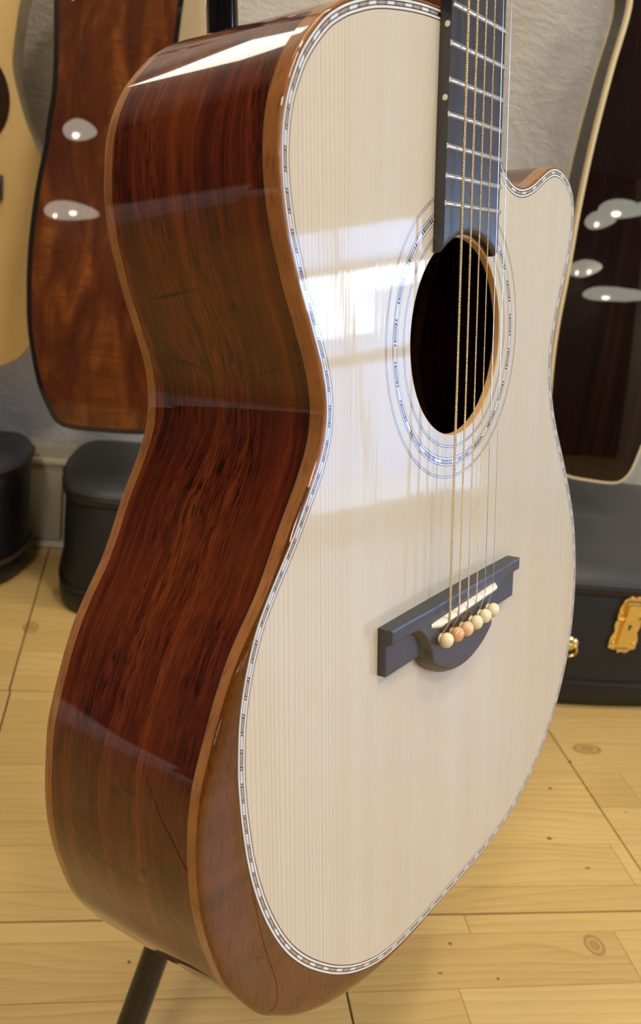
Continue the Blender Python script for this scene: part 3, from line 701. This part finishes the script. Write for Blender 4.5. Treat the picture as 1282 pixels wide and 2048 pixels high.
for ft in ((-.001, .443), (.27, .82), (.0, .86)):
    a = hub + Vector((.006, 0, 0)); b = Vector((ft[0], ft[1], .009)); lg = MB(); d = (b-a).normalized()
    lg.tube([rel(a), rel(b-d*.02)], .0095, 24); o = lg.build('leg', M['black_tube'], stand)
    cp = MB(); cp.tube([rel(b-d*.03), rel(b-d*.004), rel(b+d*.0)], [.0105, .0105, .006], 16); cp.build('rubber_foot', M['rubber'], o)

# ------------------------------------------------------------------ guitars on the wall
def hung(name, half, cxm, P0, tilt, dep, mback, mbind, label, mirror=True, dome=10.0, full=None, bw=6.0, nmat=None, neck=True, arc_h=0.0):
    a = math.radians(tilt); R = Matrix(((1, 0, 0), (0, math.sin(a), -math.cos(a)), (0, math.cos(a), math.sin(a)))).to_3x3()
    # local x = world x, local y = up the body, local z = out of the face: columns
    R = Matrix(((1, 0, 0), (0, math.sin(a), -math.cos(a)), (0, math.cos(a), math.sin(a))))
    root = empty(name, Matrix.Translation(Vector(P0)) @ R.to_4x4()); tag(root, label, 'guitar', None)
    pts = full or (half + [(2*cxm-x, y) for x, y in half[::-1]])
    C = catmull(pts, 160, True)
    ar = sum(C[i].x*C[(i+1) % 160].y - C[(i+1) % 160].x*C[i].y for i in range(160))
    if ar < 0: C = C[::-1]
    nn = normals(C, 2); m_ = len(C); sc = .001
    ys = [p.y for p in C]; ymid, yh = (min(ys)+max(ys))/2, (max(ys)-min(ys))/2
    def arch(p): p = Vector(p); p.z += (arc_h*(1-((p.y-ymid)/yh)**2) if p.z > -dep*.5 else 0); return p
    def rl(nm, rws, mat):
        k = len(rws[0]); vs = [arch(p)*sc for r in rws for p in r]; fs = []
        for i in range(m_):
            j = (i+1) % m_
            for q in range(k-1): fs.append((i*k+q, i*k+q+1, j*k+q+1, j*k+q))
        return obj(nm, vs, fs, mat, root)
    rl('binding', [[(*(C[i]+nn[i]*(bw*.5)), 0.0), (*(C[i]+nn[i]*1.0), -.3), (*C[i], -1.5), (*C[i], -bw)] for i in range(m_)], mbind)
    rl('rib', [[(*C[i], -bw-(dep-2*bw)*q/5) for q in range(6)] for i in range(m_)], mback if not nmat else nmat)
    rl('front_binding', [[(*C[i], -(dep-bw)), (*C[i], -dep+1), (*(C[i]+nn[i]*4), -dep)] for i in range(m_)], mbind)
    cen = sum(C, Vector((0, 0)))/m_
    for nm, z, dm, mt, e in (('back', 0.0, min(dome, 1.0), mback, bw*.5), ('top', -dep, -1.0, nmat or M['maple'], 4)):
        vs = []; fs = []; K = 10
        for i in range(m_):
            p0 = C[i]+nn[i]*e
            for q in range(K): s_ = 1-q/K; p = cen.lerp(p0, s_); vs.append(arch((p.x, p.y, z+dm*(1-s_**4)))*sc)
        c = len(vs); vs.append(arch((cen.x, cen.y, z+dm))*sc)
        for i in range(m_):
            j = (i+1) % m_
            for q in range(K-1): fs.append((i*K+q, j*K+q, j*K+q+1, i*K+q+1))
            fs.append((i*K+K-1, j*K+K-1, c))
        obj(nm if dome >= 2 else ('top' if nm == 'back' else 'back'), vs, fs, mt, root)
    if neck:
        ytop = max(p.y for p in C); m = MB(); m.box((cxm*sc-.027, (ytop-30)*sc, -(dep-12)*sc-.0), (cxm*sc+.027, (ytop+190)*sc, -(dep+16)*sc if dome >= 2 else -.004), .006); m.build('neck', M['heel'], root)
        m = MB(); m.box((cxm*sc-.036, (ytop+190)*sc, -(dep-8)*sc), (cxm*sc+.036, (ytop+300)*sc, -(dep+8)*sc), .004); m.build('headstock', M['heel'], root)
    return root
koa = [(-65, 12), (-99, 14), (-113, 21), (-124, 39), (-136, 66), (-144, 97), (-151, 134), (-154, 171), (-155, 225), (-152, 274), (-147, 321), (-142, 352), (-139, 386), (-136, 415), (-136, 455), (-139, 521), (-142, 576), (-138, 628), (-117, 661), (-64, 666)]
hung('koa_guitar', None, -64.5, (0, 1.17, .28), 10, 56, M['koa'], M['black_bind'], 'koa guitar hung on the wall, its figured orange-brown back facing out', dome=2.01, bw=13, arc_h=13.0,
     full=[(p[0], p[1]) for p in koa] + [(-129-p[0]+max(0, 320-p[1])*.10, p[1]) for p in koa[::-1][1:-1]])
Ah = [(-259, 16), (-225, 18), (-197, 30), (-171, 46), (-158, 68), (-143, 111), (-135, 168), (-136, 235), (-150, 296), (-163, 325), (-173, 346), (-184, 379), (-190, 408), (-187, 447), (-182, 481), (-173, 526), (-172, 572), (-192, 609), (-253, 620)]
ga = hung('pale_guitar', None, -256, (0, 1.28, .31), 2, 84, M['maple'], M['maple'], 'pale spruce-topped guitar with dark pickguard hung at the far left edge', dome=1.0, full=Ah + [(-512-p[0], p[1]) for p in Ah[::-1][1:-1]], nmat=M['maple_side'])
m = MB(); v = []
for k in range(32):
    an = 2*math.pi*k/32; v.append(Vector((-.230+.038*math.cos(an), .364+.053*math.sin(an), .0012)))
m.add(v + [p+Vector((0, 0, .0016)) for p in v], [tuple(range(32))[::-1], tuple(range(32, 64))] + [(k, (k+1) % 32, (k+1) % 32+32, k+32) for k in range(32)]); m.build('pickguard', M['pickguard'], ga, False)
m = MB(); m.box((-.318, .246, .0008), (-.198, .278, .009), .002); m.build('bridge', M['ebony'], ga)
m = MB(); m.lathe([(.046, .001), (.046, .0022), (.0, .0023)], (-.256, .381, 0), (0, 0, 1), 40); m.build('soundhole', M['dark_hole'], ga)
Pf = [(0, 21), (-59, 31), (-87, 81), (-90, 150), (-82, 213), (-80, 257), (-86, 335), (-82, 393), (-39, 417), (0, 420)]
hung('pale_guitar', None, 0, (0.0, 1.365, .455), 0, 60, M['maple_side'], M['maple_side'], 'cream-coloured guitar mostly hidden behind the koa guitar and the black pole', dome=1.0, full=Pf + [(-p[0], p[1]) for p in Pf[::-1][1:-1]], nmat=M['maple_side'])
Rf = [(577, 661), (564, 580), (553, 492), (547, 407), (545, 315), (543, 249), (545, 193), (552, 130), (564, 80), (579, 53), (595, 40), (633, 35), (674, 34), (688, 40), (699, 56), (707, 91), (718, 139), (724, 198), (725, 266), (718, 354), (707, 426), (696, 488), (697, 576), (707, 661), (710, 716), (691, 760), (640, 774), (589, 760), (572, 716)]
hung('rosewood_guitar', None, 640, (0, 1.15, .25), 10, 44, M['darkrose'], M['cream_bind'], 'dark glossy rosewood guitar with cream edges leaning above the black case', dome=2.0, full=Rf, nmat=M['darkrose'], bw=9, arc_h=14.0)

# ------------------------------------------------------------------ hard cases on the floor
def case(name, pts, label, mats, zrim, ztop, latches=(), seam=.172, handle=None):
    C = catmull(pts, 200, True)
    if sum(C[i].x*C[(i+1) % 200].y - C[(i+1) % 200].x*C[i].y for i in range(200)) < 0: C = C[::-1]
    nn = normals(C, 3); m_ = len(C); cen = sum(C, Vector((0, 0)))/m_
    root = tag(empty(name, loc=(cen.x, cen.y, 0)), label, 'case', None)
    def rl(nm, prof, mat, cap=None):
        k = len(prof); vs = []; fs = []
        for i in range(m_):
            for (d, z) in prof: p = C[i]+nn[i]*d-cen; vs.append((p.x, p.y, z))
        for i in range(m_):
            j = (i+1) % m_
            for q in range(k-1): fs.append((i*k+q, i*k+q+1, j*k+q+1, j*k+q))
        if cap == 'lo': fs.append(tuple(i*k for i in range(m_)))
        return obj(nm, vs, fs, mat, root)
    rl('shell', [(.012, 0.0), (.004, .002), (.0, .008), (-.0015, .02), (-.001, .030), (.002, .036), (.003, .040), (.003, seam-.002), (.0045, seam)], mats[0], 'lo')
    rl('bead', [(.002, .0345), (-.0022, .036), (-.003, .038), (-.0022, .040), (.002, .0415)], mats[2])
    rl('lid', [(.0045, seam+.0005), (.001, seam+.001), (-.001, seam+.003), (-.0015, zrim-.012), (-.0015, zrim-.008)], mats[0])
    rl('lid_bead', [(.001, zrim-.0095), (-.0025, zrim-.008), (-.003, zrim-.006), (-.002, zrim-.004), (.002, zrim-.003)], mats[2])
    # arched lid top: rounded shoulder then a dome
    vs = []; fs = []; K = 16
    for i in range(m_):
        for q in range(K):
            if q < 6: a = q/5*math.pi/2; r = .045; d = r*(1-math.cos(a)); z = zrim-.006+.026*math.sin(a); p = C[i]+nn[i]*d
            else:
                s_ = 1-(q-5)/(K-5); p = cen.lerp(C[i]+nn[i]*.045, s_); z = zrim+.020+(ztop-zrim-.020)*(1-s_**2.2)
            vs.append((p.x-cen.x, p.y-cen.y, z))
    c = len(vs); vs.append((0, 0, ztop))
    for i in range(m_):
        j = (i+1) % m_
        for q in range(K-1): fs.append((i*K+q, j*K+q, j*K+q+1, i*K+q+1))
        fs.append((i*K+K-1, j*K+K-1, c))
    obj('lid_top', vs, fs, mats[1], root)
    for lx in latches:
        i = min(range(m_), key=lambda q: abs(C[q].x-lx)+(10 if nn[q].y < 0 else 0)); p = C[i]-cen; out = Vector((-nn[i].x, -nn[i].y, 0)); tx = Vector((-out.y, out.x, 0))
        def T3(u, w, d): return Vector((p.x, p.y, 0)) + tx*u + out*(d-.002) + Vector((0, 0, w))
        def plate(nm, uv, d0, d1, mat, par):
            k = len(uv); v = [T3(u, w, d0) for u, w in uv] + [T3(u, w, d1) for u, w in uv]
            return obj(nm, v, [tuple(range(k)), tuple(range(2*k-1, k-1, -1))] + [(q, q+k, (q+1) % k+k, (q+1) % k) for q in range(k)], mat, par, False)
        lw = plate('latch', [(-.020, .097), (-.0205, .112), (-.0165, .122), (-.019, .131), (-.0185, .140), (.0185, .140), (.019, .131), (.0165, .122), (.0205, .112), (.020, .097), (.012, .0945), (-.012, .0945)], -.001, .0028, M['gold'], root); lw['label'] = 'gold latch with keyhole'
        plate('upper_plate', [(-.0180, .142), (-.0175, .158), (-.013, .171), (-.006, .1745), (.006, .1745), (.013, .171), (.0175, .158), (.0180, .142)], -.001, .0026, M['gold'], lw)
        mm = MB(); v = [T3(-.010, .102, .006), T3(.010, .102, .006), T3(.0085, .166, .011), T3(-.0085, .166, .011), T3(-.010, .102, .002), T3(.010, .102, .002), T3(.0085, .166, .003), T3(-.0085, .166, .003)]
        mm.add(v, [(0, 1, 2, 3), (4, 7, 6, 5), (0, 4, 5, 1), (1, 5, 6, 2), (2, 6, 7, 3), (3, 7, 4, 0)]); mm.build('lever', M['gold'], lw, False)
        for w, r, hw in ((.1415, .0026, .019), (.166, .0034, .010), (.095, .0032, .0085)):
            mm = MB(); mm.tube([T3(-hw, w, .004), T3(hw, w, .004)], r, 10); mm.build('hinge_barrel', M['gold'], lw)
        for u, w in ((-.0135, .168), (-.005, .1745), (.005, .1745), (.0135, .168), (-.0135, .150), (.0135, .150), (-.0155, .105), (.0155, .105), (-.005, .0925), (.005, .0925)):
            mm = MB(); mm.lathe([(.0028, 0), (.0028, .001), (.0019, .0022), (.0, .0026)], T3(u, w, .0026), out, 10); mm.build('rivet', M['gold'], lw)
        mm = MB(); mm.lathe([(.0022, 0), (.0022, .0009)], T3(0, .134, .0083), out, 12); v = [T3(-.0009, .134, .0088), T3(.0009, .134, .0088), T3(.0016, .128, .0084), T3(-.0016, .128, .0084)]; mm.add(v, [(0, 1, 2, 3)]); mm.build('keyhole', M['dark_hole'], lw, False)
    if handle:
        i = min(range(m_), key=lambda q: abs(C[q].x-handle)+(10 if nn[q].y < 0 else 0)); p = C[i]-cen; out = Vector((-nn[i].x, -nn[i].y, 0)); tx = Vector((-out.y, out.x, 0))
        def H3(u, w, d): return Vector((p.x, p.y, w)) + tx*u + out*d
        mm = MB(); mm.tube([H3(-.055+.11*k/12, .088-.012*math.sin(math.pi*k/12), .006+.004*math.sin(math.pi*k/12)) for k in range(13)], .0075, 12); hd = mm.build('handle', M['leather'], root)
        for e in (-1, 1):
            mm = MB(); mm.lathe([(.010, -.002), (.011, .001), (.009, .004), (.005, .0055), (0, .006)], H3(e*.060, .100, 0), out, 20); mm.build('ring_mount', M['gold'], hd)
            mm = MB(); mm.tube([H3(e*.060+.0085*math.cos(2*math.pi*k/16), .093+.0085*math.sin(2*math.pi*k/16), .006) for k in range(17)], .0018, 8); mm.build('ring', M['gold'], hd)
    return root
cpts = [(-.105, 1.262), (-.092, 1.225), (-.06, 1.205), (0, 1.198), (.12, 1.188), (.25, 1.145), (.34, 1.085), (.42, 1.040), (.52, 1.018), (.62, 1.010), (.72, 1.010), (.82, 1.018), (.92, 1.05), (.985, 1.12), (1.01, 1.22), (.995, 1.33), (.94, 1.405), (.85, 1.436), (.6, 1.440), (.3, 1.440), (.05, 1.438), (-.06, 1.436), (-.095, 1.415), (-.107, 1.37), (-.108, 1.31)]
case('guitar_case', cpts, 'long black hard guitar case with gold latch lying along the wall', (M['leather'], M['leather_lit'], M['leather']), .190, .238, (.668,), handle=.528)
lpts = [(-.165, 1.38), (-.172, 1.425), (-.215, 1.438), (-.6, 1.44), (-.95, 1.43), (-1.06, 1.34), (-1.08, 1.2), (-1.0, 1.06), (-.85, 1.02), (-.68, 1.05), (-.5, 1.15), (-.36, 1.215), (-.26, 1.25), (-.20, 1.285), (-.174, 1.33)]
case('guitar_case', lpts, 'brown-trimmed black guitar case cut off by the left edge', (M['leather'], M['leather_lit'], M['leather_brown']), .19, .215)

# ------------------------------------------------------------------ ceiling lamps behind the camera
def pendant(x, y, z, r, n, label):
    root = tag(empty('pendant_lamp', loc=(x, y, ZC)), label, 'lamp', 'pendant lamps over the shop floor')
    m = MB(); m.tube([(0, 0, 0), (0, 0, z-ZC+.02)], .003, 8); m.build('cord', M['black_tube'], root)
    m = MB(); m.lathe([(.0, .02), (r*.45, .016), (r*.88, .009), (r, .0), (r*.88, -.012), (r*.45, -.024), (0, -.028)], (0, 0, z-ZC), (0, 0, 1), 36); m.build('opal_shade', M['opal'], root)
    for k in range(n):
        a = 2*math.pi*k/max(n, 1)+.4; rr = 0 if n == 1 else r*.4
        m = MB(); m.lathe([(.030, .01), (.032, -.006), (.028, -.018), (.015, -.024), (.0, -.025)], (rr*math.cos(a), rr*math.sin(a), z-ZC-.018), (0, 0, 1), 14); m.build('bulb', M['bulb'], root)
for x, y, z, r, n, lb in [(-.42, -1.4, 1.68, .15, 1, 'opal pendant lamp with one bulb, nearest the left wall in the front row'), (-.60, -2.7, 1.55, .30, 2, 'low opal pendant lamp with two bulbs near the back wall, left side'),
                        (1.96, -1.4, 1.62, .17, 1, 'opal pendant lamp in the front row nearest the added window'), (2.06, -2.0, 1.74, .20, 1, 'higher opal pendant lamp in the middle row on the window side'),
                        (2.24, -2.7, 1.58, .28, 2, 'opal pendant lamp with two bulbs near the back wall, window side'), (2.62, -2.7, 1.40, .28, 1, 'lowest opal pendant lamp in the corner by the added window')]:
    pendant(x, y, z, r, n, lb)
strip = tag(empty('strip_lamp', loc=(.1, .7, ZC)), 'long white ceiling strip lamp above the display wall', 'lamp')
m = MB(); m.box((-1.3, -.07, -.05), (1.5, .07, 0), .004); m.build('housing', M['shade'], strip)
m = MB(); m.box((-1.28, -.055, -.062), (1.48, .055, -.0505)); m.build('diffuser', M['panel'], strip, False)

wl = tag(empty('wall_lamp', loc=(-.56, Y1, 1.55)), 'square glowing wall lamp high on the plaster wall', 'lamp')
m = MB(); m.box((-.23, -.05, -.15), (.23, -.001, .15), .006); m.build('housing', M['shade'], wl)
m = MB(); m.box((-.215, -.058, -.135), (.215, -.0505, .135)); m.build('diffuser', M['wallglow'], wl, False)

for x, y, w, lb in ((.9, -.5, .45, 'square ceiling light over the middle of the shop floor'), (.42, .05, .16, 'small square ceiling light almost above the front guitar'), (-.7, -1.2, .35, 'added square ceiling light on the dark wall side, fill from the left')):
    cl = tag(empty('ceiling_light', loc=(x, y, ZC)), lb, 'lamp', 'ceiling lights'); h = w/2+.02
    m = MB(); m.box((-h, -h, -.045), (h, h, 0), .004); m.build('housing', M['shade'], cl)
    m = MB(); m.box((-w/2, -w/2, -.052), (w/2, w/2, -.0455)); m.build('diffuser', M['ceilglow'], cl, False)
